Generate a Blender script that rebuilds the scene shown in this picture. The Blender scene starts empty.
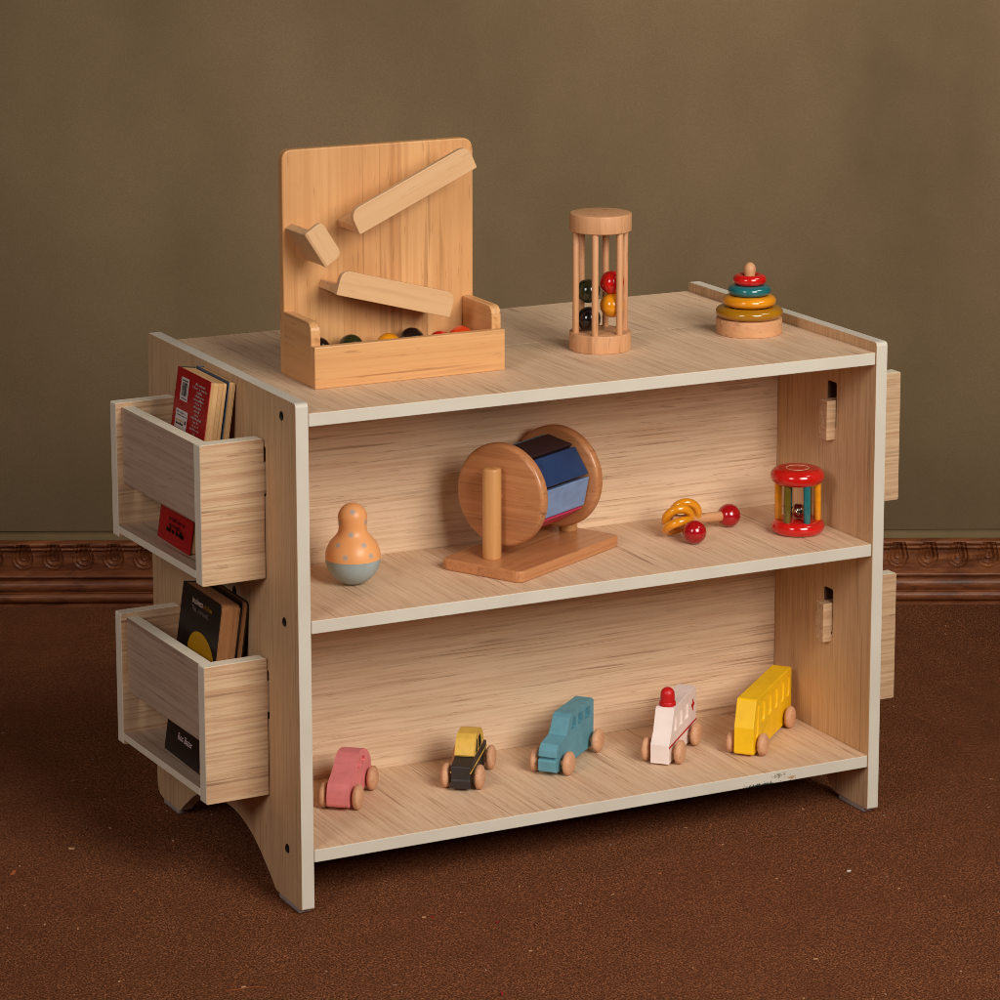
import bpy, bmesh, math, random
from mathutils import Matrix, Vector, noise
R = math.radians
random.seed(7)
scn = bpy.context.scene
col = scn.collection

def lin(r, g, b):
    f = lambda c: (c/255/12.92) if c/255 <= .04045 else ((c/255+.055)/1.055)**2.4
    return (f(r), f(g), f(b), 1.0)

# ------------------------------------------------------------------ camera
cam = bpy.data.cameras.new('camera'); cam_o = bpy.data.objects.new('camera', cam); col.objects.link(cam_o)
yaw, pit, rol = R(27.1271), R(-11.1737), R(0.0214)
fw = Vector((math.sin(yaw)*math.cos(pit), math.cos(yaw)*math.cos(pit), math.sin(pit)))
rt = Vector((math.cos(yaw), -math.sin(yaw), 0)); up = rt.cross(fw)
r2 = rt*math.cos(rol)+up*math.sin(rol); u2 = up*math.cos(rol)-rt*math.sin(rol)
m = Matrix((r2, u2, -fw)).transposed().to_4x4(); m.translation = Vector((-1.199306, -2.833173, 1.177035))
cam_o.matrix_world = m
cam.sensor_width = 36; cam.lens = 3363.5515*36/1000
cam.shift_x = -.03557; cam.shift_y = -.17009
cam.clip_start = .05; cam.clip_end = 60
scn.camera = cam_o

# ------------------------------------------------------------------ light
w = bpy.data.worlds.new('World'); scn.world = w; w.use_nodes = True
bg = w.node_tree.nodes['Background']; bg.inputs[0].default_value = (.95, .9, .88, 1); bg.inputs[1].default_value = .02

def area(name, loc, target, sx, sy, power, colr, spread=180):
    l = bpy.data.lights.new(name, 'AREA'); l.shape = 'RECTANGLE'; l.size = sx; l.size_y = sy
    l.energy = power; l.color = colr; l.spread = R(spread)
    o = bpy.data.objects.new(name, l); col.objects.link(o); o.location = loc
    o.rotation_euler = (Vector(target)-Vector(loc)).to_track_quat('-Z', 'Y').to_euler()
    return o
area('key_softbox', (.50, -1.95, 1.42), (.34, .06, .21), 1.05, 1.05, 13.4, (1, .95, .88), 90)
area('fill_softbox', (-2.3, -1.7, 1.9), (.15, .15, .36), .9, 1.2, 4.3, (1, .91, .88), 60)
area('added_wall_light', (1.45, -.75, 2.0), (.90, .76, 1.05), .7, .7, 5.7, (1, .92, .83), 64)  # unseen area light, added to brighten the upper wall
vs = scn.view_settings
vs.view_transform = 'Standard'; vs.look = 'None'; vs.exposure = 0; vs.gamma = 1; vs.use_curve_mapping = False
scn.render.engine = 'CYCLES'
scn.cycles.use_denoising = True
scn.cycles.denoising_prefilter = 'ACCURATE'
scn.cycles.filter_width = 0.9
scn.cycles.max_bounces = 6
scn.cycles.sample_clamp_indirect = 1.5
scn.cycles.blur_glossy = 1.0

# ------------------------------------------------------------------ materials
class NT:
    def __init__(s, name):
        s.m = bpy.data.materials.new(name); s.m.use_nodes = True
        s.t = s.m.node_tree; s.n = s.t.nodes; s.l = s.t.links
        s.b = s.n['Principled BSDF']
    def add(s, typ, **kw):
        n = s.n.new(typ)
        for k, v in kw.items(): setattr(n, k, v)
        return n
    def link(s, a, b): s.l.new(a, b)
    def coord(s, scale=(1, 1, 1), rnd=True):
        tc = s.add('ShaderNodeTexCoord'); out = tc.outputs['Object']
        if rnd:
            oi = s.add('ShaderNodeObjectInfo')
            mu = s.add('ShaderNodeVectorMath', operation='SCALE'); mu.inputs[0].default_value = (1.7, 2.9, 2.3)
            s.link(oi.outputs['Random'], mu.inputs['Scale'])
            ad = s.add('ShaderNodeVectorMath', operation='ADD')
            s.link(out, ad.inputs[0]); s.link(mu.outputs[0], ad.inputs[1]); out = ad.outputs[0]
        mp = s.add('ShaderNodeMapping'); mp.inputs['Scale'].default_value = scale
        s.link(out, mp.inputs['Vector']); return mp.outputs[0]
    def noise(s, vec, scale=1, detail=3, rough=.55, dist=0):
        n = s.add('ShaderNodeTexNoise'); n.inputs['Scale'].default_value = scale
        n.inputs['Detail'].default_value = detail; n.inputs['Roughness'].default_value = rough
        n.inputs['Distortion'].default_value = dist
        s.link(vec, n.inputs['Vector']); return n.outputs['Fac']
    def ramp(s, fac, stops):
        r = s.add('ShaderNodeValToRGB'); e = r.color_ramp.elements
        while len(e) < len(stops): e.new(.5)
        for el, (p, c) in zip(e, stops): el.position = p; el.color = c if len(c) == 4 else (*c, 1)
        s.link(fac, r.inputs[0]); return r.outputs[0]
    def mix(s, fac, a, b, mode='MIX'):
        n = s.add('ShaderNodeMix', data_type='RGBA', blend_type=mode)
        for sock, v in ((n.inputs[0], fac), (n.inputs[6], a), (n.inputs[7], b)):
            if isinstance(v, (int, float, tuple)): sock.default_value = v
            else: s.link(v, sock)
        return n.outputs[2]
    def math(s, op, a, b=0.0):
        n = s.add('ShaderNodeMath', operation=op)
        for sock, v in zip(n.inputs, (a, b)):
            if isinstance(v, (int, float)): sock.default_value = v
            else: s.link(v, sock)
        return n.outputs[0]
    def bump(s, h, strength=.2, dist=.001):
        b = s.add('ShaderNodeBump'); b.inputs['Strength'].default_value = strength; b.inputs['Distance'].default_value = dist
        s.link(h, b.inputs['Height']); s.link(b.outputs[0], s.b.inputs['Normal'])
    def fin(s, colr, rough=.5, coat=0, spec=.5):
        if isinstance(colr, tuple): s.b.inputs['Base Color'].default_value = colr
        else: s.link(colr, s.b.inputs['Base Color'])
        if isinstance(rough, (int, float)): s.b.inputs['Roughness'].default_value = rough
        else: s.link(rough, s.b.inputs['Roughness'])
        s.b.inputs['Coat Weight'].default_value = coat; s.b.inputs['Coat Roughness'].default_value = .08
        s.b.inputs['Specular IOR Level'].default_value = spec
        return s.m
BW = lambda v: (v, v, v, 1)

def wood(name, light, mid, dark, axis, fine=260, band=22, rough=.5, coat=0, pores=.5, along=2.2, streak=.55, wob=.25, lines=.55, bandk=.6, staves=None):
    """veneer with long streaks along one local axis"""
    t = NT(name); ai = 'XYZ'.index(axis)
    def sc(al, ac): v = [ac]*3; v[ai] = al; return tuple(v)
    f1 = t.noise(t.coord(sc(along*1.6, fine)), 1, 4, .6, wob)
    f2 = t.noise(t.coord(sc(along, band)), 1, 3, .55, .6)
    f3 = t.noise(t.coord(sc(.8, 5)), 1, 2, .5)
    mm = lambda k: tuple(a+(b-a)*k for a, b in zip(light, mid))
    c = t.ramp(f2, [(.25, mm(bandk)), (.5, light), (.75, mm(bandk*.6))])
    s1 = t.ramp(f1, [(.36, BW(1)), (.56, BW(0))])
    c = t.mix(t.math('MULTIPLY', s1, streak), c, mid)
    if staves:          # glued strips, each a little lighter or darker
        sep = t.add('ShaderNodeSeparateXYZ'); tc = t.add('ShaderNodeTexCoord'); t.link(tc.outputs['Object'], sep.inputs[0])
        st_ = t.math('FLOOR', t.math('MULTIPLY', sep.outputs['XYZ'.index(staves)], 31.0))
        wn = t.add('ShaderNodeTexWhiteNoise', noise_dimensions='1D'); t.link(st_, wn.inputs['W'])
        c = t.mix(t.math('MULTIPLY', wn.outputs['Value'], .55), c, mid)
    # thin darker grain lines, in patches
    g = t.noise(t.coord(sc(along*1.3, fine*.8)), 1, 1, .5, .5)
    gl = t.ramp(g, [(.60, BW(0)), (.67, BW(1))])
    br = t.ramp(t.noise(t.coord(sc(along*1.5, band)), 1, 2), [(.42, BW(0)), (.66, BW(1))])
    c = t.mix(t.math('MULTIPLY', t.math('MULTIPLY', gl, br), lines), c, dark)
    # short pores
    p = t.noise(t.coord(sc(38, fine*1.9)), 1, 1, .5)
    pl = t.ramp(p, [(.66, BW(0)), (.76, BW(1))])
    c = t.mix(t.math('MULTIPLY', pl, pores), c, dark)
    c = t.mix(t.math('MULTIPLY', t.ramp(f3, [(.35, BW(1)), (.65, BW(0))]), .15), c, mid)
    t.bump(t.math('ADD', f1, t.math('MULTIPLY', pl, -1.0)), .12, .0006)
    rr = t.ramp(f2, [(.3, BW(rough+.06)), (.7, BW(rough-.05))])
    return t.fin(c, rr, coat, .35)

PL, PM, PD = lin(229, 199, 166), lin(198, 157, 121), lin(132, 88, 58)
ply = {a: wood('plywood_veneer_'+a.lower(), PL, PM, PD, a, fine=420, band=30, rough=.55, streak=.6, lines=.62, along=5.0, bandk=.32, wob=.1) for a in 'XY'}
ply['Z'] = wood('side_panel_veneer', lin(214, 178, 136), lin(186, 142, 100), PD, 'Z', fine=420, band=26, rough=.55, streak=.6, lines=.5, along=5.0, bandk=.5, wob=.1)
plybin = wood('drawer_veneer', lin(214, 182, 144), lin(184, 142, 106), lin(112, 72, 48), 'X', fine=340, band=44, rough=.55, streak=.85, lines=.7, along=4, bandk=.7)
plyfront = wood('drawer_front_veneer', lin(196, 170, 146), lin(176, 146, 122), lin(112, 80, 62), 'Y', fine=380, band=24, rough=.6, streak=.8, lines=.7, along=4)
HL, HM, HD = lin(220, 168, 112), lin(198, 140, 86), lin(128, 76, 38)
hard = {a: wood('rubberwood_'+a.lower(), HL, HM, HD, a, fine=190, band=30, rough=.42, coat=.12, pores=.35, wob=.3, bandk=.3, streak=.6, staves={'X': 'Z', 'Y': 'Z', 'Z': 'X'}[a]) for a in 'XYZ'}
ramp_m = wood('ramp_wood', lin(218, 176, 130), lin(208, 160, 112), lin(150, 98, 54), 'X', fine=150, band=22, rough=.45, coat=.1, pores=.15, bandk=.4)
beech = {a: wood('beech_'+a.lower(), lin(208, 156, 112), lin(190, 134, 92), lin(128, 80, 48), a, fine=170, band=40, rough=.48, pores=.5) for a in 'XYZ'}
wheel_m = wood('wheel_beech', lin(214, 164, 126), lin(194, 142, 106), lin(130, 82, 54), 'X', fine=260, band=70, rough=.55, pores=.35, along=30)
oak = {a: wood('varnished_oak_'+a.lower(), lin(194, 134, 88), lin(168, 106, 64), lin(98, 56, 32), a, fine=190, band=30, rough=.35, coat=.25, pores=.4, wob=.5) for a in 'XYZ'}
post_m = wood('post_wood', lin(204, 150, 92), lin(188, 130, 76), lin(118, 72, 38), 'Z', fine=200, band=50, rough=.4, coat=.2, pores=.6)

def paint(name, c, rough=.3, coat=0., var=.05, grain=None, spec=.5, bumpy=.05):
    t = NT(name)
    n = t.noise(t.coord((grain or (60, 60, 60))), 1, 4, .6)
    d = tuple(x*(1-var*3) for x in c[:3])+(1,); h = tuple(min(1, x*(1+var*2)) for x in c[:3])+(1,)
    k = t.ramp(n, [(.3, d), (.55, c), (.8, h)])
    t.bump(t.noise(t.coord((420, 420, 420)), 1, 2), bumpy, .0005)
    return t.fin(k, rough, coat, spec)

def cream_mat(name, chips=()):
    t = NT(name)
    base = t.ramp(t.noise(t.coord((14, 14, 14)), 1, 3), [(.3, lin(202, 193, 177)), (.7, lin(210, 202, 186))])
    w_ = t.ramp(t.noise(t.coord((150, 150, 150)), 1, 4, .7), [(.70, BW(0)), (.76, BW(1))])
    base = t.mix(t.math('MULTIPLY', w_, .35), base, lin(150, 128, 96))
    tc = t.add('ShaderNodeTexCoord')
    nz = t.noise(t.coord((420, 300, 420), False), 1, 4, .75)
    for (p, rad, thr, cc) in chips:
        d = t.add('ShaderNodeVectorMath', operation='SUBTRACT'); t.link(tc.outputs['Object'], d.inputs[0]); d.inputs[1].default_value = p
        s_ = t.add('ShaderNodeVectorMath', operation='DIVIDE'); t.link(d.outputs[0], s_.inputs[0]); s_.inputs[1].default_value = rad
        ln = t.add('ShaderNodeVectorMath', operation='LENGTH'); t.link(s_.outputs[0], ln.inputs[0])
        inside = t.math('SUBTRACT', 1.0, ln.outputs['Value'])
        k = t.math('ADD', t.math('MULTIPLY', inside, .35), nz)
        mk = t.math('MULTIPLY', t.ramp(k, [(thr, BW(0)), (thr+.02, BW(1))]), t.math('GREATER_THAN', inside, 0.0))
        base = t.mix(mk, base, cc)
    t.bump(t.noise(t.coord((260, 260, 260)), 1, 3), .08, .0004)
    return t.fin(base, .55, 0, .3)
cream = cream_mat('cream_edge_paint')
cream_chipped = cream_mat('cream_edge_paint_chipped', [((.513, 0, .0472), (.030, .02, .0042), .66, lin(48, 62, 60)), ((.535, 0, .0545), (.022, .02, .007), .76, lin(140, 132, 112)),
                                                     ((.55, 0, .0500), (.01, .02, .004), .70, lin(176, 142, 104))])
shaded_raw_edge = paint('shaded_raw_plywood_edge', lin(92, 58, 34), .8)  # raw edge wood, its dark tone carries the shade inside the slots
cream_bin = paint('cream_drawer_edge_paint', lin(240, 228, 204), .5, 0, .02)
black_screw = paint('black_metal_screw', lin(26, 22, 22), .35, 0, .1)
pad_m = paint('felt_pad', lin(160, 144, 138), .8)
balls_m = {}
def ball_mat(k, c):
    if k not in balls_m: balls_m[k] = paint('lacquer_'+k, c, .16, .5, .06, (30, 30, 200), bumpy=.02)
    return balls_m[k]
RED, DKRED, ORANGE, ORED = lin(196, 22, 18), lin(158, 8, 18), lin(224, 142, 20), lin(206, 62, 22)
OLIVE, TEAL, GREEN, BLACK = lin(164, 110, 14), lin(32, 104, 108), lin(40, 44, 22), lin(24, 18, 18)
for k, c in dict(red=RED, deep_red=DKRED, orange=ORANGE, orange_red=ORED, mustard=OLIVE, teal=TEAL, dark_green=GREEN, black=BLACK, moss=lin(96, 80, 22)).items(): ball_mat(k, c)
pink_p = paint('pink_matte_paint', lin(230, 132, 134), .6, 0, .04)
yel_p = paint('yellow_matte_paint', lin(222, 180, 76), .6, 0, .05)
dark_p = paint('charcoal_matte_paint', lin(46, 38, 36), .55, 0, .08)
teal_p = paint('blue_matte_paint', lin(96, 154, 170), .6, 0, .05)
white_p = paint('white_matte_paint', lin(240, 224, 216), .6, 0, .02)
bus_p = paint('bus_yellow_paint', lin(248, 196, 10), .5, 0, .03)
redm_p = paint('red_matte_paint', lin(196, 20, 22), .42, 0, .04)

# ------------------------------------------------------------------ mesh helpers
def mesh_obj(name, bm, mats, parent=None, loc=(0, 0, 0), rot=None, bevel=0, seg=2, smooth=None, recalc=True):
    if recalc: bmesh.ops.recalc_face_normals(bm, faces=bm.faces[:])
    me = bpy.data.meshes.new(name); bm.to_mesh(me); bm.free()
    for mt in (mats if isinstance(mats, (list, tuple)) else [mats]): me.materials.append(mt)
    o = bpy.data.objects.new(name, me); col.objects.link(o)
    o.location = loc
    if rot is not None: o.rotation_euler = rot
    if parent: o.parent = parent
    if smooth is not None:
        for p in me.polygons: p.use_smooth = True
        me.set_sharp_from_angle(angle=R(smooth))
    if bevel:
        md = o.modifiers.new('soft_edges', 'BEVEL'); md.width = bevel; md.segments = seg; md.limit_method = 'ANGLE'; md.angle_limit = R(35)
        md.harden_normals = False
    return o

def thing(name, label, cat, loc=(0, 0, 0), rotz=0, group=None):
    o = bpy.data.objects.new(name, None); col.objects.link(o); o.empty_display_size = .03
    o.location = loc; o.rotation_euler = (0, 0, rotz); o['label'] = label; o['category'] = cat
    if group: o['group'] = group
    return o
def tag(o, label, cat, group=None):
    o['label'] = label; o['category'] = cat
    if group: o['group'] = group
    return o

def box(bm, x0, x1, y0, y1, z0, z1, M=None, mi=0):
    vs_ = [bm.verts.new((M @ Vector(p)) if M else p) for p in ((x0, y0, z0), (x1, y0, z0), (x1, y1, z0), (x0, y1, z0), (x0, y0, z1), (x1, y0, z1), (x1, y1, z1), (x0, y1, z1))]
    for q in ((0, 3, 2, 1), (4, 5, 6, 7), (0, 1, 5, 4), (1, 2, 6, 5), (2, 3, 7, 6), (3, 0, 4, 7)):
        f = bm.faces.new([vs_[i] for i in q]); f.material_index = mi
    return vs_
def bx(*a, **k):
    bm = bmesh.new(); box(bm, *a, **k); return bm

def lathe(prof, n=48, M=None, bm=None, mi=None):
    """prof: list of (radius, height); closed on the axis where radius is 0"""
    bm = bm or bmesh.new(); rings = []
    M = M or Matrix.Identity(4)
    for r, z in prof:
        if r <= 1e-7: rings.append([bm.verts.new(M @ Vector((0, 0, z)))])
        else: rings.append([bm.verts.new(M @ Vector((r*math.cos(2*math.pi*i/n), r*math.sin(2*math.pi*i/n), z))) for i in range(n)])
    for k, (a, b) in enumerate(zip(rings, rings[1:])):
        for i in range(n):
            j = (i+1) % n
            if len(a) == 1 and len(b) == 1: continue
            if len(a) == 1: f = bm.faces.new((a[0], b[i], b[j]))
            elif len(b) == 1: f = bm.faces.new((a[i], a[j], b[0]))
            else: f = bm.faces.new((a[i], a[j], b[j], b[i]))
            if mi: f.material_index = mi[k]
    return bm
def disc_prof(r, z0, z1, e=.0015, k=3):
    p = [(0, z0)]
    for i in range(k+1):
        a = math.pi/2*i/k; p.append((r-e+e*math.sin(a), z0+e-e*math.cos(a)))
    for i in range(k+1):
        a = math.pi/2*i/k; p.append((r-e+e*math.cos(a), z1-e+e*math.sin(a)))
    return p+[(0, z1)]
def sphere_prof(r, n=24, cz=0):
    return [(r*math.sin(math.pi*i/n), cz-r*math.cos(math.pi*i/n)) for i in range(n+1)]
def torus(Rm, rr, rz, n=56, k=20, M=None, bm=None):
    bm = bm or bmesh.new(); M = M or Matrix.Identity(4); g = []
    for i in range(n):
        a = 2*math.pi*i/n; row = []
        for j in range(k):
            b = 2*math.pi*j/k; q = Rm+rr*math.cos(b)
            row.append(bm.verts.new(M @ Vector((q*math.cos(a), q*math.sin(a), rz*math.sin(b)))))
        g.append(row)
    for i in range(n):
        for j in range(k):
            bm.faces.new((g[i][j], g[(i+1) % n][j], g[(i+1) % n][(j+1) % k], g[i][(j+1) % k]))
    return bm
def rod(bm, p0, p1, r, n=20, e=.0008):
    p0, p1 = Vector(p0), Vector(p1); d = p1-p0
    M = Matrix.Translation(p0) @ d.to_track_quat('Z', 'Y').to_matrix().to_4x4()
    return lathe(disc_prof(r, 0, d.length, e, 2), n, M, bm)

def rounded(pts, rad, k=5):
    """round the corners of a closed polygon; rad is one number or one per corner"""
    n = len(pts); out = []
    rad = rad if isinstance(rad, (list, tuple)) else [rad]*n
    for i in range(n):
        p = Vector(pts[i]); a = Vector(pts[i-1])-p; b = Vector(pts[(i+1) % n])-p
        r = rad[i]
        if r <= 0: out.append(tuple(p)); continue
        ang = a.angle(b); t = min(r/math.tan(ang/2), a.length*.49, b.length*.49)
        q0, q1 = p+a.normalized()*t, p+b.normalized()*t
        for j in range(k+1):
            s = j/k; out.append(tuple(q0.lerp(p, s).lerp(p.lerp(q1, s), s)))
    return out
def slab(outer, t0, t1, holes=(), depth=None, plane='XZ', floor_mi=0, cap_mi=0, wall_mi=0, both=True):
    """polygon (a,b) extruded between t0 and t1; holes go right through, or only `depth` deep with a floor"""
    bm = bmesh.new()
    def P(a, b, c): return {'XZ': (a, c, b), 'YZ': (c, a, b), 'XY': (a, b, c)}[plane]
    def loop(pts, c): return [bm.verts.new(P(a, b, c)) for a, b in pts]
    O = [loop(outer, t0), loop(outer, t1)]
    def ring_edges(vs_):
        return [bm.edges.get((vs_[i], vs_[(i+1) % len(vs_)])) or bm.edges.new((vs_[i], vs_[(i+1) % len(vs_)])) for i in range(len(vs_))]
    def walls(A, B, mi):
        n = len(A)
        for i in range(n):
            f = bm.faces.new((A[i], A[(i+1) % n], B[(i+1) % n], B[i])); f.material_index = mi
    H = [[loop(h, t0) for h in holes] if (both or depth is None or True) else [], [loop(h, t1) for h in holes]]
    for side in (0, 1):
        use = H[side] if (depth is None or both or side == 0) else []
        es = ring_edges(O[side])
        for h in use: es += ring_edges(h)
        if not use and len(outer) < 200:
            f = bm.faces.new(O[side]); f.material_index = cap_mi
        else:
            for g in bmesh.ops.triangle_fill(bm, use_beauty=True, use_dissolve=False, edges=es)['geom']:
                if isinstance(g, bmesh.types.BMFace): g.material_index = cap_mi
    walls(O[0], O[1], wall_mi)
    for i, h in enumerate(holes):
        if depth is None: walls(H[0][i], H[1][i], wall_mi)
        else:
            sg = 1 if t1 > t0 else -1
            fl = loop(h, t0+sg*depth); walls(H[0][i], fl, floor_mi); f = bm.faces.new(fl); f.material_index = floor_mi
            if both:
                fl = loop(h, t1-sg*depth); walls(H[1][i], fl, floor_mi); f = bm.faces.new(fl); f.material_index = floor_mi
            else:
                for v in H[1][i]: bm.verts.remove(v)
    return bm
def edge_by_normal(bm, axis, wood_i=0, edge_i=1, shelf_part=False):
    bmesh.ops.recalc_face_normals(bm, faces=bm.faces[:])
    for f in bm.faces:
        c_ = f.calc_center_median()
        inner = (axis == 0 and .06 < c_.z < .46 and .03 < c_.y < .36) or (axis == 2 and .2 < c_.y < .208 and c_.z > .4)
        f.material_index = wood_i if abs(f.normal[axis]) > .9 else 2 if inner and shelf_part else edge_i
    return bm

# ------------------------------------------------------------------ setting: carpet, wall, moulding
FZ = -.0052
WA = R(-26.4209)                                   # direction of the wall
WM = Matrix.Translation((.6566, .8889, -.007)) @ Matrix.Rotation(WA, 4, 'Z')   # x along the wall, y away from camera
t = NT('brown_carpet')
fine = t.noise(t.coord((540, 540, 540), False), 1, 2, .6)
med = t.noise(t.coord((160, 160, 160), False), 1, 4, .65)
big = t.noise(t.coord((16, 16, 16), False), 1, 6, .68)
c = t.ramp(fine, [(.36, lin(52, 27, 14)), (.5, lin(126, 75, 46)), (.64, lin(194, 126, 84))])
c = t.mix(t.math('MULTIPLY', t.ramp(med, [(.35, BW(1)), (.62, BW(0))]), .6), c, lin(72, 36, 20))
spk = t.ramp(t.noise(t.coord((240, 240, 240), False), 1, 2), [(.66, BW(0)), (.74, BW(1))])
c = t.mix(t.math('MULTIPLY', spk, .5), c, lin(190, 106, 56))
c = t.mix(t.math('MULTIPLY', t.ramp(big, [(.35, BW(1)), (.65, BW(0))]), .4), c, lin(92, 50, 30))
t.bump(t.math('ADD', fine, med), .9, .002)
carpet = t.fin(c, .95, 0, .1)
bm = bmesh.new()
bmesh.ops.create_grid(bm, x_segments=2, y_segments=2, size=4)
o = mesh_obj('floor', bm, carpet, loc=(.2, -.6, FZ)); o['kind'] = 'structure'

t = NT('olive_canvas')
n1 = t.noise(t.coord((2.6, 2.6, 1.1), False), 1, 4, .55)
n2 = t.noise(t.coord((6, 6, 6), False), 1, 4, .6)
n3 = t.noise(t.coord((520, 520, 520), False), 1, 3, .6)
c = t.ramp(n1, [(.3, lin(102, 85, 60)), (.7, lin(127, 106, 79))])
c = t.mix(t.math('MULTIPLY', t.ramp(n2, [(.4, BW(0)), (.75, BW(1))]), .35), c, lin(132, 112, 84))
c = t.mix(t.math('MULTIPLY', t.ramp(n3, [(.35, BW(1)), (.6, BW(0))]), .22), c, lin(88, 74, 52))
t.bump(n3, .25, .001)
canvas = t.fin(c, .9, 0, .15)
lowwall_m = paint('lower_wall_paint', lin(132, 112, 76), .85, 0, .03)
# wall slab and, hanging 4 mm before it, the canvas with slight waves
bm = bx(-2.6, 2.6, .0225, .10, 0, 2.6, M=WM); o = mesh_obj('wall', bm, lowwall_m); o['kind'] = 'structure'
bm = bmesh.new(); nx, nz = 160, 60; g = []
for i in range(nx+1):
    row = []
    for j in range(nz+1):
        x = -2.6+5.2*i/nx; z = (.0972+.0003*math.sin(x*9))+2.4*j/nz
        d = (.0025*noise.noise(Vector((x*1.3, z*.7, 3)))+.0006*noise.noise(Vector((x*5, z*4, 9))))*min(1, z)
        row.append(bm.verts.new(WM @ Vector((x, .0195-abs(d), z))))
    g.append(row)
for i in range(nx):
    for j in range(nz): bm.faces.new((g[i][j], g[i+1][j], g[i+1][j+1], g[i][j+1]))
    a_, b_ = g[i][0].co, g[i+1][0].co; back_ = WM.to_3x3() @ Vector((0, .0012, 0))
    bm.faces.new([bm.verts.new(p) for p in (a_, b_, b_+back_, a_+back_)])
o = mesh_obj('backdrop', bm, canvas, smooth=60, recalc=False); o['kind'] = 'structure'

t = NT('carved_mahogany')
f1 = t.noise(t.coord((3, 60, 140), False), 1, 4, .6, .4); f2 = t.noise(t.coord((2, 8, 9), False), 1, 4, .6, .5)
c = t.ramp(f1, [(.3, lin(84, 44, 22)), (.5, lin(132, 76, 42)), (.7, lin(158, 98, 58))])
c = t.mix(t.math('MULTIPLY', t.ramp(f2, [(.4, BW(1)), (.6, BW(0))]), .5), c, lin(92, 44, 22))
k = t.ramp(t.noise(t.coord((10, 40, 40), False), 1, 3), [(.68, BW(0)), (.74, BW(1))])
c = t.mix(t.math('MULTIPLY', k, .7), c, lin(46, 22, 12))
t.bump(f1, .25, .001)
mahog = t.fin(c, .5, .08, .35)
def mould_depth(x, z):
    """how far the moulding stands out at height z above the carpet; carved drops along the top band"""
    def bead(c_, h, a): q = abs(z-c_)/h; return a*math.sqrt(max(0, 1-q*q)) if q < 1 else 0
    d = .011
    d += bead(.082, .0035, .004)+bead(.0755, .0022, .002)
    d += bead(.0405, .0034, .0050)+bead(.0270, .0085, .0065)+bead(.0125, .0075, .0080)
    if z < .0045: d += .006
    if .046 < z < .073: d -= .0015
    # carved drop: nested rounded gouges
    P_ = .0386; xm = (x+.0105) % P_ - P_/2
    zc, zt_, rad = .0630, .0800, .0128
    if z > .0475 and z < .083:
        dz = min(0, z-zc) if z < zc else max(0, z-zt_)
        s = math.hypot(xm, dz)-rad*(1-.35*max(0, (z-zc))/.02)
        if s < 0:
            q = -s/rad
            d -= .0042*min(1, q*1.6)+.0013*math.sin(q*14.5)*(1 if q < .92 else 0)
        elif s < .0016: d += .0009
    return d
bm = bmesh.new(); zs = [i*.0852/84 for i in range(85)]
rows = []
def span(x0, x1, dx):
    n = max(1, int((x1-x0)/dx)); return [x0+(x1-x0)*i/n for i in range(n)]
xs = span(-2.3, -.78, .0016)+span(-.78, -.40, .0010)+span(-.40, .22, .0020)+span(.22, .60, .0010)+span(.60, 2.3, .0016)+[2.3]
for x in xs:
    lift = .0022*max(0, noise.noise(Vector((x*1.6, 2, 5))))+.0008
    rows.append([bm.verts.new(WM @ Vector((x, .018-mould_depth(x, z), z+lift))) for z in zs])
    rows[-1].append(bm.verts.new(WM @ Vector((x, .0175, zs[-1]+lift))))
for a, b in zip(rows, rows[1:]):
    for j in range(len(a)-1): bm.faces.new((a[j], b[j], b[j+1], a[j+1]))
o = mesh_obj('baseboard', bm, mahog, smooth=50); o['kind'] = 'structure'

# ------------------------------------------------------------------ shelf
H, T, W, D = .5, .0132, .6562, .389
zt, zm, zb = .4895, .2877, .0598
shelf = thing('toy_shelf', 'low double-sided plywood shelf with cream painted edges, holding the wooden toys', 'shelf', (0, 0, 0))
arch = [(.062, 0), (.0665, .0015), (.071, .0055), (.079, .0115), (.089, .0180), (.0996, .0255), (.111, .032), (.124, .0385), (.1377, .0435), (.155, .0480), (.175, .0502)]
prof = [(.0015, 0)]+arch+[(.389-y, z) for y, z in reversed(arch)]
prof += [(.374, 0), (.3802, .0015), (.3855, .006), (.3885, .013), (.389, .022), (.389, H-.004), (.3882, H-.001), (.385, H), (.004, H), (.001, H-.001), (0, H-.004), (0, .0015)]
def slot(y0, z0): return rounded([(y0, z0), (y0+.0175, z0), (y0+.0175, z0+.049), (y0, z0+.049)], .003, 3)
holes = [slot(.0748, .3945), slot(.289, .3945), slot(.0748, .1715), slot(.289, .1715)]
cross = bmesh.new(); cross.free()
for i, x0 in enumerate((0, T+.63)):
    bm = slab(prof, x0, x0+T, holes, plane='YZ'); edge_by_normal(bm, 0, shelf_part=True)
    sp = mesh_obj('side_panel', bm, [ply['Z'], cream, shaded_raw_edge], shelf, bevel=.0007)
    out = -1 if i == 0 else 1; xf = 0 if i == 0 else W
    for (y, z) in ((.0335, .4822), (.0335, .2805), (.0340, .0530), (.1597, .2805), (.3555, .2805), (.3555, .0530)):
        M = Matrix.Translation((xf, y, z)) @ Matrix.Rotation(R(90*out), 4, 'Y')
        bm = lathe([(0, .0004), (.0011, .0004), (.0014, .0013), (.0036, .0011), (.0047, .0002), (.0047, -.002)], 24, M)
        mesh_obj('screw', bm, black_screw, sp, smooth=40)
    for y0, y1 in ((.009, .058), (.331, .372)):
        mesh_obj('foot_pad', bx(x0+.0004, x0+T-.001, y0, y1, FZ, -.0002), pad_m, sp, bevel=.0012)
x0, x1 = T+.0003, T+.63-.0003
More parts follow.
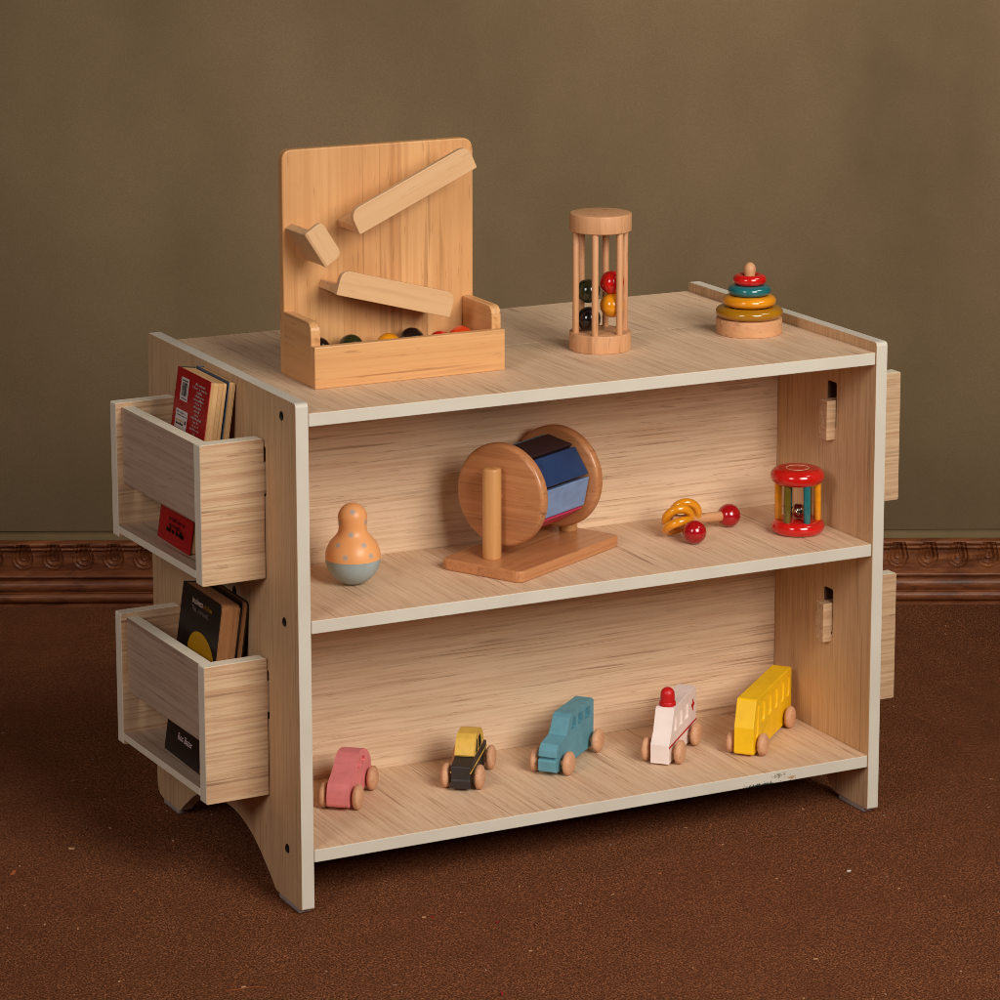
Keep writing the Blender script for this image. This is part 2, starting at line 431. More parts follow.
def board(name, y0, y1, z1, th, mt=cream):
    bm = slab(rounded([(x0, y0), (x1, y0), (x1, y1), (x0, y1)], .0025, 3), z1-th, z1, plane='XY'); edge_by_normal(bm, 2, shelf_part=True)
    return mesh_obj(name, bm, [ply['Y'], mt, shaded_raw_edge], shelf, bevel=.0008)
board('shelf_board', .0004, .2046, zt, .0128); board('shelf_board', .2050, D-.0004, zt, .0128)
board('shelf_board', .0004, D-.0004, zm, .0128); board('shelf_board', .0004, D-.0004, zb, .0128, cream_chipped)
for z0, z1 in ((zb+.0002, zm-.013), (zm+.0002, zt-.013)):
    bm = bx(x0, x1, .192, .2045, z0, z1); mesh_obj('back_panel', bm, ply['X'], shelf)

# ------------------------------------------------------------------ hanging book drawers
def drawer(sg, loc, label, rot):
    """sg -1: hangs on the outer face at x=0 and reaches to -x; +1 the other way"""
    g = thing('hanging_bin', label, 'drawer', loc, rot, 'hanging book drawers')
    hh = .1385; o_ = .0665
    side = [(0, 0), (o_, 0), (o_, hh), (.0, hh), (0, .1155), (-.0245, .1155), (-.0245, .0735), (-.0139, .0735), (-.0139, .0840), (0, .0840)]
    side = rounded([(sg*a, b) for a, b in side], [.001, .002, .002, .0035, 0, .001, .001, .001, 0, 0], 3)
    for y0 in (0, .2135):
        bm = slab(side, y0, y0+.0155, plane='XZ'); bmesh.ops.recalc_face_normals(bm, faces=bm.faces[:])
        for f in bm.faces:
            c_ = f.calc_center_median()
            f.material_index = 0 if abs(f.normal.y) > .9 or sg*c_.x < -.001 else 2 if sg*c_.x < .0005 else 1
        mesh_obj('side_panel', bm, [plybin, cream_bin, shaded_raw_edge], g, bevel=.0008)
    a, b = sorted((sg*.0475, sg*.0602))
    bm = bx(a, b, .0158, .2132, .0560, .1345); edge_by_normal(bm, 0)
    mesh_obj('front_panel', bm, [plyfront, cream_bin], g, bevel=.0006)
    a, b = sorted((sg*.0012, sg*.0668))
    bm = bx(a, b, .0158, .2132, .0050, .0128); edge_by_normal(bm, 2)
    mesh_obj('bottom_panel', bm, [plyfront, cream_bin], g, bevel=.0006)
    return g
drawer(-1, (-.0006, .0765, .313), 'plywood hanging drawer holding the red book', R(1.6))
drawer(-1, (-.0006, .0765, .0945), 'plywood hanging drawer holding the black book', R(1.6))
drawer(1, (W+.0012, .0765, .309), 'half-hidden hanging drawer above the other, across the shelf from the books', 0)
drawer(1, (W+.0012, .0765, .0900), 'half-hidden hanging drawer below the other, across the shelf from the books', 0)

# ------------------------------------------------------------------ books
def glyphs(bm, a0, a1, v, h, x, wd, ht, rnd, dens=1.0):
    """an unreadable line of print on the cover facing -x, a: 0..1 across, v: 0..1 down"""
    a = a0
    while a < a1:
        lw = rnd.uniform(.5, .75)*h*ht/wd
        if rnd.random() < .14: a += lw*.8; continue
        tall = rnd.random() < .3
        for _ in range(2):
            sa = a+rnd.uniform(0, lw*.5)
            quad(bm, sa, min(sa+lw*.34*dens, a1), v-(h if tall else h*.65), v, x, wd, ht)
        quad(bm, a, min(a+lw*.8, a1), v-h*rnd.choice((.2, .65, .4)), v-h*.0-(0 if rnd.random() < .5 else h*.4), x, wd, ht) if rnd.random() < .6 else None
        a += lw
def quad(bm, a0, a1, v0, v1, x, wd, ht):
    if v0 > v1: v0, v1 = v1, v0
    if a1-a0 < 1e-4 or v1-v0 < 1e-4: return
    y0, y1 = wd*(1-a1), wd*(1-a0); z0, z1 = ht*(1-v1), ht*(1-v0)
    bm.faces.new([bm.verts.new(p) for p in ((x, y0, z0), (x, y0, z1), (x, y1, z1), (x, y1, z0))])
def lettering(name, text, a, v, size, x, wd, ht, mat, parent, width=None):
    cu = bpy.data.curves.new(name, 'FONT'); cu.body = text; cu.size = size; cu.offset = size*.012
    tmp = bpy.data.objects.new('tmp', cu); col.objects.link(tmp)
    me = bpy.data.meshes.new_from_object(tmp.evaluated_get(bpy.context.evaluated_depsgraph_get()))
    bpy.data.objects.remove(tmp); me.name = name
    xs_ = [p.co.x for p in me.vertices]; k = (width/(max(xs_)-min(xs_))) if width else 1
    for p in me.vertices:
        q = p.co.copy(); p.co = (x, wd*(1-a)-q.x*k, ht*(1-v)+q.y)
    me.materials.append(mat)
    o = bpy.data.objects.new(name, me); col.objects.link(o); o.parent = parent; return o
def flat(name, c, rough=.5): return paint(name, c, rough, 0, .03)
t = NT('page_edges'); f1 = t.noise(t.coord((2200, 3, 3), True), 1, 3, .7); f2 = t.noise(t.coord((40, 8, 8)), 1, 3)
c = t.ramp(f1, [(.3, lin(150, 108, 66)), (.5, lin(206, 164, 112)), (.7, lin(226, 188, 140))])
c = t.mix(t.math('MULTIPLY', t.ramp(f2, [(.4, BW(1)), (.6, BW(0))]), .45), c, lin(176, 126, 76)); t.bump(f1, .4, .0006)
pages_m = t.fin(c, .85, 0, .2)
pages_shaded = wood('shaded_page_edges', lin(176, 122, 76), lin(146, 92, 52), lin(92, 52, 28), 'Z', fine=700, band=80, rough=.9)  # page edges coloured darker for the shade in the lower drawers
print_white, print_black = flat('print_white', lin(214, 200, 192)), flat('print_black', lin(20, 16, 16))
def book(label, loc, lean, wd, ht, th, cover_c, spine_c, group, rad=.0, back=True, pm=None):
    b = thing('book', label, 'book', loc, 0, group); b.rotation_euler = (0, lean, 0)
    cm = flat('book_cover', cover_c, .38); sm_ = flat('book_spine', spine_c, .45)
    cv = .0007
    out = rounded([(0, 0), (wd, 0), (wd, ht), (0, ht)], [rad, 0, 0, rad], 4)
    fc = mesh_obj('front_cover', slab(out, 0, cv, plane='YZ'), cm, b)
    if back: mesh_obj('back_cover', slab(out, th-cv, th, plane='YZ'), cm, b)
    mesh_obj('spine', bx(cv*.2, th-cv*.2, wd+.0001, wd+.0009, .0003, ht-.0003), sm_, b)
    pg = slab(rounded([(.0018, .0008), (wd, .0008), (wd, ht-.0012), (.0018, ht-.0012)], [rad*.9, 0, 0, rad*.9], 4), cv+.0001, th-cv-.0001, plane='YZ')
    mesh_obj('page_block', pg, pm or pages_m, b)
    return b, fc
lean = math.asin(.026/.173)
WB, HB = .0868, .1725
b, fc = book('red paperback with barcode and white print, leaning in the upper drawer', (-.0535, .1425, .3262), lean, WB, HB, .0185, lin(166, 6, 18), lin(24, 18, 18), 'books in the drawers', .003, False)
rnd = random.Random(3)
bm = bmesh.new(); quad(bm, .16, .39, .045, .178, -.0003, WB, HB); quad(bm, .10, .455, .232, .340, -.0003, WB, HB)
mesh_obj('printed_panel', bm, print_white, fc, recalc=False)
bm = bmesh.new(); a = .20
while a < .35:
    k = rnd.choice((.005, .008, .012)); quad(bm, a, a+k, .072, .150, -.0005, WB, HB); a += k+rnd.choice((.005, .008, .011))
mesh_obj('barcode', bm, print_black, fc, recalc=False); bm = bmesh.new()
glyphs(bm, .19, .36, .066, .010, -.0005, WB, HB, rnd); glyphs(bm, .20, .36, .168, .010, -.0005, WB, HB, rnd)
for v in (.252, .268): glyphs(bm, .13, .43, v, .010, -.0005, WB, HB, rnd, .7)
glyphs(bm, .13, .36, .318, .014, -.0005, WB, HB, rnd, 1.6); quad(bm, .39, .43, .285, .305, -.0005, WB, HB); quad(bm, .24, .26, .199, .205, -.0005, WB, HB)
for q in range(2): glyphs(bm, .24, .49, .936, .034, -.0005, WB, HB, rnd, 1.9); glyphs(bm, .53, .78, .936, .034, -.0005, WB, HB, rnd, 1.9)
mesh_obj('black_print', bm, print_black, fc, recalc=False)
bm = bmesh.new(); quad(bm, .13, .36, .292, .298, -.0005, WB, HB); mesh_obj('gold_print', bm, flat('print_gold', lin(176, 132, 30)), fc, recalc=False)
bm = bmesh.new(); glyphs(bm, .28, .76, .868, .026, -.0005, WB, HB, rnd, .9); glyphs(bm, .30, .70, .903, .026, -.0005, WB, HB, rnd, .9)
mesh_obj('dark_red_print', bm, flat('print_dark_red', lin(96, 0, 10)), fc, recalc=False)
bm = bmesh.new()
for i, wl in enumerate((.30, .44, .17, .30, .34, .22, .24, .17, .13, .33, .16, .19, .26, .05)):
    v = .056+i*.0213; ce = .735-.003*i; glyphs(bm, ce-wl/2, ce+wl/2, v, .0135, -.0005, WB, HB, rnd, 1.2)
mesh_obj('white_print', bm, print_white, fc, recalc=False)
off = .0190
b, fc = book('slim blue-grey book with tanned pages, squeezed behind the red paperback', (-.0535+off*math.cos(lean)+.0004, .1435, (.3262-off*math.sin(lean)+.0012)), lean, WB-.001, HB, .0088, lin(62, 78, 98), lin(62, 78, 98), 'books in the drawers', .001, False)
WC, HC = .1015, .1728
lean2 = math.asin(.024/.172)
b, fc = book('black business book with a yellow oval, leaning in the lower drawer', (-.0535, .1205, .1077), lean2, WC, HC, .0215, lin(22, 18, 18), lin(18, 15, 15), 'books in the drawers', .007, pm=pages_shaded)
lettering('title_lettering', 'business', .285, .083, .0088, -.0004, WC, HC, flat('print_dim_white', lin(200, 176, 160)), fc, .027)
gold = flat('print_ochre', lin(168, 116, 20))
bm = bmesh.new(); glyphs(bm, .56, .80, .083, .030, -.0004, WC, HC, rnd, .9); mesh_obj('gold_print', bm, gold, fc, recalc=False)
bm = bmesh.new(); glyphs(bm, .42, .79, .128, .030, -.0004, WC, HC, rnd, .5); mesh_obj('grey_print', bm, flat('print_grey', lin(110, 96, 94)), fc, recalc=False)
lettering('subtitle_lettering', 'The', .285, .128, .0080, -.0004, WC, HC, flat('print_grey', lin(120, 104, 100)), fc, .012)
lettering('author_lettering', 'Ros Slater', .31, .893, .0098, -.0004, WC, HC, flat('print_pale', lin(224, 196, 192)), fc, .0375)
bm = bmesh.new(); vs_ = []
for i in range(48):
    a = 2*math.pi*i/48; aa = .635+.345*math.cos(a)+.07*math.sin(a); vv = .370+.145*math.sin(a)
    vs_.append(bm.verts.new((-.0003, WC*(1-aa), HC*(1-vv))))
bm.faces.new(vs_); mesh_obj('yellow_oval', bm, flat('print_yellow', lin(196, 140, 12)), fc)
bm = bmesh.new(); quad(bm, .93, .995, .965, .99, -.0004, WC, HC); mesh_obj('publisher_mark', bm, gold, fc, recalc=False)
off = .0222
b, fc = book('thin dark book with shade-toned brown pages, tucked behind the black business book', (-.0535+off*math.cos(lean2)+.0004, .1215, .1077-off*math.sin(lean2)+.0032), lean2, WC-.003, HC, .0068, lin(24, 20, 20), lin(24, 20, 20), 'books in the drawers', .006, pm=pages_shaded)

# ------------------------------------------------------------------ ball run on top
run = thing('ball_run', 'honey wood ball run toy with three angled ramps above a tray', 'ball run', (.0613, .095, zt))
BWd = .2057
mesh_obj('front_panel', bx(0, BWd, 0, .0090, 0, .0415), hard['X'], run, bevel=.0011)
sp = rounded([(.0092, 0), (.0768, 0), (.0768, .0638), (.0092, .0638)], [0, 0, .0, .011], 6)
for x in (0, BWd-.0105):
    mesh_obj('side_panel', slab(sp, x+.0002, x+.0105, plane='YZ'), hard['Y'], run, bevel=.0011)
bb = rounded([(.0008, 0), (.2082, 0), (.2082, .2238), (.0008, .2238)], [0, 0, .013, .011], 7)
mesh_obj('backboard', slab(bb, .0770, .0880, plane='XZ'), hard['Z'], run, bevel=.0014)
mesh_obj('tray_floor', bx(.0107, BWd-.0107, .0092, .0768, .0004, .0136), hard['X'], run)
def ramp(x, z, ang, L, hgt, rads, l0, l1):
    M = Matrix.Translation((x, 0, z)) @ Matrix.Rotation(-ang, 4, 'Y')
    bm = bx(l0, l1, .0336, .0769, .0002, .0085)
    o = mesh_obj('ramp', bm, ramp_m, run, bevel=.0006); o.matrix_local = M
    gr = slab(rounded([(0, 0), (L, 0), (L, hgt), (0, hgt)], rads, 7), .0270, .0335, plane='XZ')
    mesh_obj('guard_rail', gr, ramp_m, o, bevel=.0007)
ramp(.1225-.0613, .6327-zt, R(24.4), .140, .0255, [.002, .002, .012, .012], .001, .139)
ramp(.0638-.0613, .6371-zt, R(-57.5), .0404, .0218, [.002, .002, .009, .006], .001, .0395)
ramp(.0968-.0613, .5754-zt, R(-15.3), .127, .0252, [.001, .002, .010, .011], .003, .125)
def ball(name, label, loc, r, mk, group):
    o = mesh_obj(name, lathe(sphere_prof(r), 36), balls_m[mk], loc=loc, smooth=180, recalc=True); return tag(o, label, 'ball', group)
tray = 'balls in the ball run tray'
for (u_, y, mk, lb) in ((.0885, .150, 'black', 'black ball in the tray, tucked into its corner beside the dark green ball'), (.1226, .1470, 'dark_green', 'dark green ball in the ball run tray'),
                      (.1585, .1360, 'orange', 'orange-yellow ball in the ball run tray'), (.1908, .1510, 'black', 'black ball in the tray between the orange-yellow and the red ball'),
                      (.2095, .1235, 'red', 'small-looking red ball low in the ball run tray'), (.2392, .1390, 'orange_red', 'orange-red ball at the end of the ball run tray')):
    ball('wooden_ball', lb, (u_, y, zt+.0136+.0132), .0132, mk, tray)

# ------------------------------------------------------------------ cage rattle on top
cg = (.4012, .1457)
cage = thing('ball_cage', 'tall natural wood cage rattle with six dowels and balls inside', 'rattle', (*cg, zt))
mesh_obj('base_disc', lathe(disc_prof(.0318, 0, .0187, .0012), 64), beech['Z'], cage, smooth=40)
mesh_obj('top_disc', lathe(disc_prof(.0318, .1232, .1417, .0014), 64), beech['Z'], cage, smooth=40)
RH, TH = Vector((.88999, -.45597, 0)), Vector((-.45597, -.88999, 0))
for k in range(6):
    a = R(103+60*k); q = (RH*math.cos(a)+TH*math.sin(a))*.0262
    mesh_obj('dowel', rod(bmesh.new(), (q.x, q.y, .0180), (q.x, q.y, .1240), .0034, 20), beech['Z'], cage, smooth=40)
for (ox, oy, z, mk, lb) in ((-.0118, .000, .0187+.0125, 'black', 'black ball at the bottom of the cage rattle'), (-.0124, .000, .0604, 'dark_green', 'dark green ball high in the cage rattle'),
                            (.0119, .004, .0462, 'orange', 'orange-yellow ball in the cage rattle under the red ball'), (.0119, .000, .0690, 'red', 'red ball on top inside the cage rattle')):
    q = RH*ox+TH*oy
    ball('wooden_ball', lb, (cg[0]+q.x, cg[1]+q.y, zt+z), .0125, mk, 'balls in the cage rattle')

# ------------------------------------------------------------------ ring stacker
sc_ = (.5812, .1505)
st = thing('ring_stacker', 'round natural wood stacker base with a rounded peg', 'stacking toy', (*sc_, zt))
mesh_obj('base_disc', lathe(disc_prof(.0347, 0, .0166, .0010), 64), beech['X'], st, smooth=40)
pp = [(0, .0160), (.0052, .0160), (.0052, .058), (.0060, .064), (.0064, .0675)]+[(.0064*math.cos(R(a)), .0675+.0075*math.sin(R(a))) for a in (20, 40, 60, 78)]+[(0, .075)]
mesh_obj('peg', lathe(pp, 32), beech['Z'], st, smooth=60)
for (Ro, rz, rr, z, mk, lb) in ((.0355, .0062, .0085, .0166, 'mustard', 'brown mustard ring, widest and lowest on the stacker'), (.0283, .0060, .0080, .0286, 'orange', 'orange-yellow ring second from bottom on the stacker'),
                            (.0228, .0057, .0070, .0402, 'teal', 'teal ring under the red one on the stacker'), (.0177, .0056, .0054, .0512, 'red', 'red ring, smallest and topmost on the stacker')):
    o = mesh_obj('stacking_ring', torus(Ro-rr, rr, rz), balls_m[mk], loc=(*sc_, zt+z+rz), smooth=180); tag(o, lb, 'ring', 'rings on the stacker')

# ------------------------------------------------------------------ wobble toy
dots = [(-.0048, -.0107, .076), (-.0141, -.0009, .0642), (.009, -.0109, .0643), (-.0076, -.0129, .0536), (-.0202, -.0091, .0438), (.0023, -.0218, .0441), (.008, -.0256, .0335), (-.0174, -.0205, .0333),
        (.0048, .0107, .0760), (.0141, .004, .0640), (.0202, .0091, .0440), (.0000, .0260, .0335), (-.0040, .0212, .0440)]
t = NT('orange_dotted_paint'); tc = t.add('ShaderNodeTexCoord'); acc = None
for d in dots:
    n = t.add('ShaderNodeVectorMath', operation='DISTANCE'); t.link(tc.outputs['Object'], n.inputs[0]); n.inputs[1].default_value = d
    acc = n.outputs['Value'] if acc is None else t.math('MINIMUM', acc, n.outputs['Value'])
mk = t.ramp(acc, [(.00285, BW(1)), (.0031, BW(0))])
c = t.ramp(t.noise(t.coord((50, 50, 50)), 1, 3), [(.3, lin(240, 166, 102)), (.7, lin(244, 174, 112))])
dot_m = t.fin(t.mix(mk, c, lin(146, 166, 172)), .4, .05, .4)
rp = [(.0275*math.sin(R(a)), .0275-.0275*math.cos(R(a))) for a in range(0, 90, 6)]+[(.0275, .0270)]
wob = thing('wobble_toy', 'orange and grey spotted wobble toy with a round belly', 'wobble toy', (.1037, .1047, zm))
mesh_obj('weighted_base', lathe(rp, 56), paint('grey_blue_paint', lin(160, 172, 172), .45), wob, smooth=60)
up_ = [(.0275, .0270), (.02748, .0290)]+[(.0275*math.cos(R(a)), .0275+.0275*math.sin(R(a))) for a in range(6, 49, 6)]
up_ += [(.0160, .0508), (.0147, .0533), (.0140, .0560), (.0139, .0590), (.0142, .0625)]
up_ += [(.0146*math.cos(R(a)), .0676+.0146*math.sin(R(a))) for a in range(0, 90, 8)]+[(0, .0822)]
mesh_obj('spotted_body', lathe(up_, 56), dot_m, wob, smooth=60)

# ------------------------------------------------------------------ spinning drum
sd = thing('spinning_drum', 'wooden spinning drum with coloured bars between two round discs on a board', 'spinning drum', (.2504, .0277, zm), R(28.3))
mesh_obj('base_board', slab(rounded([(0, 0), (.180, 0), (.180, .0990), (0, .0990)], .010, 5), 0, .0118, plane='XY'), oak['X'], sd, bevel=.002, seg=3)
for x in (.0295, .1660):
    bm = lathe(disc_prof(.0096, .0110, .1045, .0022), 32, Matrix.Translation((x, .0560, 0)))
    mesh_obj('post', bm, post_m, sd, smooth=40)
AX = Matrix.Translation((0, .0560, .0735)) @ Matrix.Rotation(R(90), 4, 'Y')
mesh_obj('axle', rod(bmesh.new(), (.0290, .0560, .0735), (.1665, .0560, .0735), .0035), oak['X'], sd, smooth=40)
for x in (.0420, .1405):
    mesh_obj('disc', lathe(disc_prof(.0530, x, x+.0125, .0042, 5), 72, AX), oak['Y'], sd, smooth=35)
bars = [lin(46, 28, 33), lin(28, 56, 98), lin(122, 148, 188), lin(196, 56, 92), lin(214, 120, 40), lin(222, 176, 60), lin(120, 140, 70), lin(70, 110, 120)]
for k in range(8):
    a = R(78-45*k)          # outward direction of the bar's face, in the local y-z plane (0 = towards -y)
    n_ = Vector((0, -math.cos(a), math.sin(a))); tg = Vector((0, math.sin(a), math.cos(a)))
    bm = bmesh.new(); cy = Vector((0, .0560, .0735)); hw0, hw1 = .0108, .0160
    sec = [(.0310, -hw0), (.0425, -hw1), (.0425, hw1), (.0310, hw0)]
    A = [[bm.verts.new(cy+n_*r_+tg*s_+Vector((x, 0, 0))) for r_, s_ in sec] for x in (.0552, .1385)]
    for i in range(4): bm.faces.new((A[0][i], A[0][(i+1) % 4], A[1][(i+1) % 4], A[1][i]))
    bm.faces.new(A[0]); bm.faces.new(A[1])
    mesh_obj('drum_bar', bm, paint('drum_bar_paint', bars[k], .5, 0, .05), sd, bevel=.0016, seg=3)

# ------------------------------------------------------------------ ring rattle
rr_ = thing('ring_rattle', 'rattle with orange-yellow rings on wood dowels ending in two dark red balls', 'rattle', (0, 0, zm))
P1, P2 = Vector((.4804, .0856, .0124)), Vector((.5471, .1296, .0124)); PC = Vector((.4820, .1230, .0165))+RH*.001
mesh_obj('handle', rod(rod(bmesh.new(), PC+(PC-P2).normalized()*.010, P2, .0052), PC+(PC-P1).normalized()*.004, P1, .0050), beech['X'], rr_, smooth=40)
for q in (P1, P2): mesh_obj('ball_end', lathe(sphere_prof(.0124), 36, Matrix.Translation(q)), balls_m['deep_red'], rr_, smooth=180)
def cam_ring(cx_, up__, depth, tilt, spin, Rm):
    o_ = PC+RH*cx_+Vector((0, 0, up__))+TH*depth
    B = Matrix((RH, TH, Vector((0, 0, 1)))).transposed().to_4x4()
    return Matrix.Translation(o_) @ B @ Matrix.Rotation(spin, 4, 'Y') @ Matrix.Rotation(tilt, 4, 'X')
for (cx_, uz, dp, tilt, spin) in ((-.0010, .0025, .0030, R(58), R(-22)), (-.0015, -.0030, .012, R(28), R(-20)), (.0065, .0050, -.0080, R(70), R(-28))):
    mesh_obj('ring', torus(.0132, .0047, .0047, 48, 16, cam_ring(cx_, uz, dp, tilt, spin, 0)), balls_m['orange'], rr_, smooth=180)

# ------------------------------------------------------------------ bell rattle
bc = (.6000, .0775)
br_ = thing('bell_rattle', 'red capped rattle with coloured rods around a bell', 'rattle', (*bc, zm))
def capp(r, z0, h): return [(0, z0)]+[(r-h*.5+h*.5*math.cos(R(a)), z0+h*.5+h*.5*math.sin(R(a))) for a in range(-90, 91, 12)]+[(0, z0+h)]
mesh_obj('end_cap', lathe(capp(.0283, 0, .0150), 64), balls_m['red'], br_, smooth=50)
tcap = mesh_obj('end_cap', lathe(capp(.0285, .0530, .0165), 64, Matrix.Translation(RH*-.0012)), balls_m['red'], br_, smooth=50)
mesh_obj('painted_circle', torus(.0117, .0004, .0002, 48, 6, Matrix.Translation(RH*-.0012+Vector((0, 0, .0695)))), flat('circle_paint', lin(226, 190, 160)), tcap, smooth=180)
for k, mk in enumerate(('orange', 'teal', 'moss', 'orange', 'teal', 'moss')):
    a = R(7+60*k); q = (RH*math.cos(a)+TH*math.sin(a))*.0204
    mesh_obj('rod', rod(bmesh.new(), (q.x, q.y, .0140), (q.x-RH.x*.0006, q.y-RH.y*.0006, .0545), .0038, 24), balls_m[mk], br_, smooth=40)
t = NT('bell_metal'); t.b.inputs['Metallic'].default_value = 1
bell_m = t.fin(lin(176, 150, 130), .18)
bm = lathe(sphere_prof(.0075, 18), 28); 
M2 = Matrix.Rotation(R(55), 4, 'X') @ Matrix.Rotation(R(30), 4, 'Y')
torus(.0075, .0007, .0012, 32, 8, M2, bm)
be = mesh_obj('bell', bm, bell_m, loc=(bc[0]+RH.x*.001, bc[1]+RH.y*.001, zm+.0150+.0080), smooth=60)
tag(be, 'small shiny metal bell inside the red capped rattle', 'bell')
bm = bmesh.new(); box(bm, -.0062, .0062, -.0005, .0005, .0060, .0078, Matrix.Rotation(R(-70), 4, 'X')); mesh_obj('slit', bm, black_screw, be)

# ------------------------------------------------------------------ toy cars
def wheel_bm(r, th):
    p = []
    for i in range(25):
        u_ = -1+2*i/24; p.append((r*(max(0, 1-abs(u_)**2.4))**(1/2.4), u_*th/2))
    return lathe(p, 36, Matrix.Rotation(R(90), 4, 'X'))
wheels = {}
def car(name, label, loc, head, width, prof_, wb, r, track, mat, holes_=(), depth=.004, floor_mi=0, bev=.0008, mats=None, wth=.0105):
    g = thing(name, label, 'toy car', (*loc, zb), R(head), 'wooden toy vehicles on the bottom shelf')
    bm = slab(prof_, -width/2, width/2, holes_, depth if holes_ else None, 'XZ', floor_mi)
    body = mesh_obj('body', bm, mats or mat, g, bevel=bev)
    for i, (s, y) in enumerate(((0, -track/2), (0, track/2), (wb, -track/2), (wb, track/2))):
        mesh_obj('wheel', wheel_bm(r, wth), wheel_m, g, loc=(s, y, r), rot=(0, random.uniform(0, 6), 0), smooth=180)
    for s in (0, wb): mesh_obj('axle', rod(bmesh.new(), (s, -track/2, r), (s, track/2, r), .0028), wheel_m, g, smooth=40)
    return g, body
# pink beetle-shaped car
pf = [(-.0125, .0045), (-.0145, .008), (-.0148, .015), (-.0135, .0225), (-.0095, .0280), (-.003, .0315), (.006, .0350), (.014, .0400), (.022, .0458), (.029, .0487), (.038, .0490), (.050, .0470), (.061, .0425), (.070, .0362), (.0765, .0290), (.079, .020), (.079, .010), (.077, .0048)]
hp = [rounded([(.022, .0330), (.036, .0330), (.036, .0415), (.030, .0415)], .002, 3), rounded([(.041, .0330), (.056, .0330), (.050, .0395), (.041, .0415)], .002, 3)]
car('toy_car', 'small pink wooden toy car with a rounded roof', (.0860, .1001), 51.5, .0222, rounded(pf, .004, 2), .0600, .0126, .0345, pink_p, hp)
# black and yellow cab
pf = [(-.0140, .0032), (-.0150, .0120), (-.0140, .0132), (-.0140, .0270), (.006, .0302), (.066, .0302), (.078, .0265), (.079, .008), (.077, .0035)]
tx, bd = car('toy_car', 'charcoal wooden toy cab with a yellow roof and stripe', (.2209, .0999), 53.5, .0200, rounded(pf, .0015, 2), .0640, .0126, .0345, dark_p)
cf = [(.0045, .0304), (.0105, .0400), (.0165, .0470), (.0225, .0505), (.040, .0510), (.050, .0490), (.058, .0420), (.063, .0304)]
ch = [rounded([(.0165, .0310), (.0290, .0310), (.0290, .0445), (.0235, .0445)], .003, 4), rounded([(.0335, .0310), (.050, .0310), (.045, .0445), (.0335, .0445)], .003, 4)]
mesh_obj('cabin', slab(rounded(cf, .004, 3), -.0100, .0100, ch, .0035, 'XZ', 1), [yel_p, dark_p], tx, bevel=.0008)
for s in (-1, 1):
    a, b = sorted((s*.0100, s*.0106)); mesh_obj('stripe', bx(-.0138, .0786, a, b, .0196, .0211), yel_p, tx)
# blue jeep
pf = [(-.0125, .0045), (-.0150, .0060), (-.0155, .0165), (-.0140, .0180), (-.0105, .0185), (-.0105, .0200), (-.0145, .0210), (-.0138, .0275), (-.0080, .0335), (.0125, .0372), (.0175, .0430), (.0235, .0530), (.0290, .0560), (.0880, .0560), (.0905, .0535), (.0905, .0070), (.088, .0045)]
jh = [rounded([(.0275, .0385), (.0410, .0385), (.0410, .0500), (.0335, .0500)], .0015, 3), rounded([(.0470, .0385), (.0605, .0385), (.0605, .0500), (.0470, .0500)], .0015, 3), rounded([(.0665, .0385), (.0800, .0385), (.0800, .0500), (.0665, .0500)], .0015, 3)]
car('toy_car', 'blue-grey wooden toy jeep with three cut-out side windows', (.3236, .1008), 40.5, .0195, pf, .0815, .0124, .0360, teal_p, jh, .007)
# white ambulance
pf = [(-.0135, .0022), (-.0140, .0225), (-.0055, .0325), (.0045, .0560), (.0065, .0572), (.0900, .0572), (.0920, .0550), (.0920, .0060), (.090, .0030)]
ah = [rounded([(.0060, .0310), (.0160, .0310), (.0160, .0470), (.0105, .0470)], .0015, 3)]+[rounded([(a, .0310), (a+.0150, .0310), (a+.0150, .0470), (a, .0470)], .0015, 3) for a in (.0240, .0470)]
am, bd = car('toy_car', 'white wooden toy ambulance with a red beacon and red cross', (.4420, .0795), 45.0, .0198, pf, .0635, .0126, .0360, white_p, ah, .0022)
bp = [(0, 0), (.0086, 0), (.0087, .0005), (.0087, .0035), (.0083, .0042), (.0074, .0045), (.0074, .0120)]+[(.0074*math.cos(R(a)), .0120+.0072*math.sin(R(a))) for a in (15, 30, 45, 60, 75)]+[(0, .0192)]
mesh_obj('beacon', lathe(bp, 36, Matrix.Translation((.0150, 0, .0573))), redm_p, am, smooth=50)
for s in (-1, 1):
    a, b = sorted((s*.0099, s*.0103)); mesh_obj('stripe', bx(-.0136, .0918, a, b, .0188, .0208), redm_p, am)
    bm = bx(.0730, .0850, a, b, .0378, .0412); box(bm, .0773, .0807, a-.00003, b+.00003, .0335, .0455); mesh_obj('cross_emblem', bm, redm_p, am)
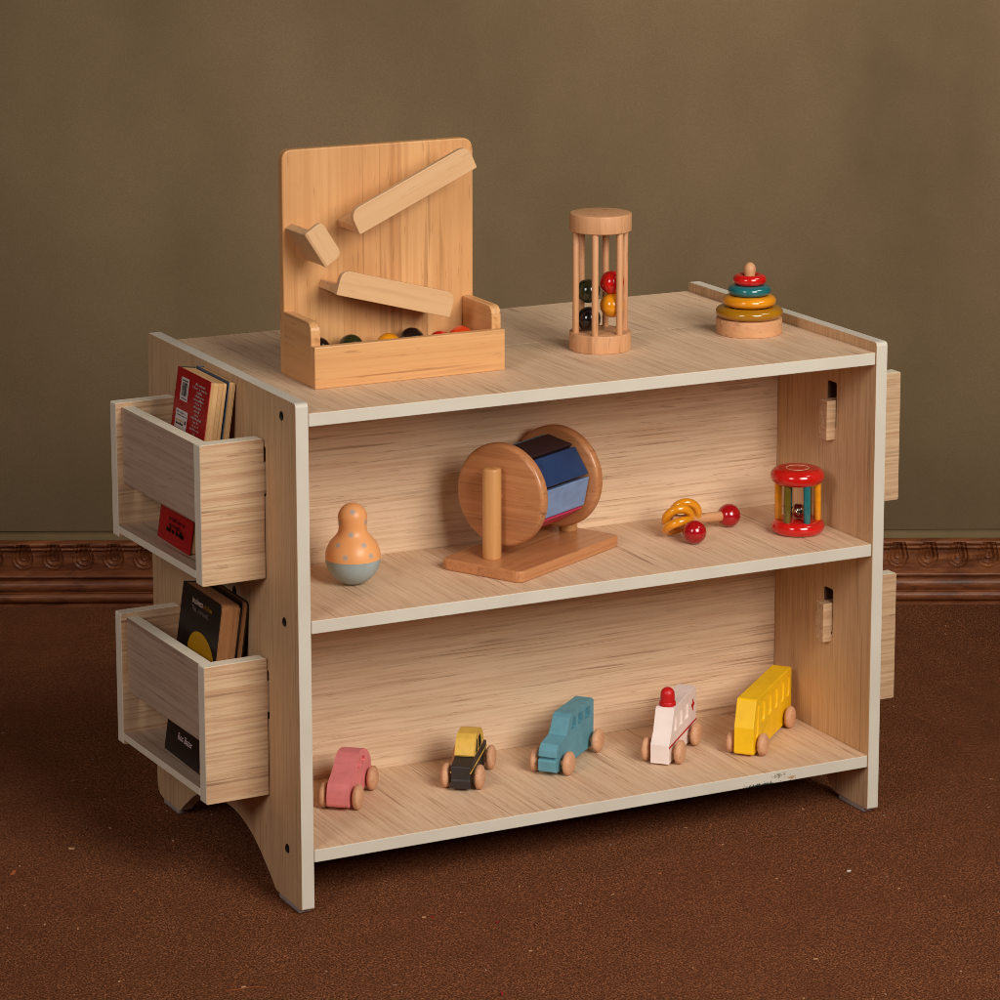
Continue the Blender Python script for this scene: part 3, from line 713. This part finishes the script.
# yellow bus
pf = [(-.0130, .0030), (-.0142, .0045), (-.0142, .0320), (-.0050, .0595), (-.0030, .0608), (.1230, .0608), (.1250, .0590), (.1250, .0050), (.1230, .0030)]
bh = [rounded([(-.0075, .0190), (.0035, .0190), (.0060, .0530), (.0010, .0530)], .0045, 5)]+[rounded([(a-.0062, .0310), (a+.0062, .0310), (a+.0062, .0535), (a-.0062, .0535)], .0058, 5) for a in (.0205, .0435, .0670, .0905, .1115)]
car('toy_car', 'long yellow wooden toy bus with fluted side windows', (.5339, .0634), 42.2, .0212, pf, .0995, .0119, .0340, bus_p, bh, .0016)

# ------------------------------------------------------------------ lint on the carpet
bm = bmesh.new(); rnd = random.Random(11)
def fleck(x, y, l, wd_, h_, a, mi):
    box(bm, -l/2, l/2, -wd_/2, wd_/2, .0003, h_, Matrix.Translation((x, y, FZ)) @ Matrix.Rotation(a, 4, 'Z'), mi)
for i in range(320):
    x, y = rnd.uniform(-.45, 1.3), rnd.uniform(-.45, .8)
    fleck(x, y, rnd.uniform(.0010, .0042), rnd.uniform(.0005, .0012), rnd.uniform(.0006, .0014), rnd.uniform(0, 3.1), rnd.choice((0, 0, 1, 2)))
for (x, y, mi, l) in ((.535, -.135, 3, .004), (.085, -.26, 4, .006), (.16, -.10, 4, .003), (.11, -.06, 4, .003), (-.135, .28, 0, .006), (-.21, .24, 2, .010), (-.26, .27, 2, .009)):
    fleck(x, y, l, l*.35, .0016, rnd.uniform(0, 3), mi)
for (x, y, a0) in ((.60, -.30, .2), (.72, -.24, 2.0), (-.24, .22, .5), (.30, -.42, 1.2), (.95, .10, .9), (-.10, -.15, 2.4)):   # curled fibres
    a = a0; p = Vector((x, y, FZ))
    for k in range(12):
        q = p+Vector((math.cos(a), math.sin(a), 0))*.0032
        box(bm, 0, .0036, -.00025, .00025, .0006, .0011, Matrix.Translation(p) @ Matrix.Rotation(a, 4, 'Z'), 2)
        p = q; a += rnd.uniform(-.25, .35)
o = mesh_obj('lint', bm, [flat('lint_tan', lin(196, 150, 108), .9), flat('lint_grey', lin(150, 120, 104), .9), flat('lint_rust', lin(176, 92, 44), .9), flat('lint_white', lin(225, 215, 210), .8), flat('lint_red', lin(150, 14, 22), .8)])
o['kind'] = 'stuff'; o['label'] = 'tiny lint flecks and fibres on the brown carpet'
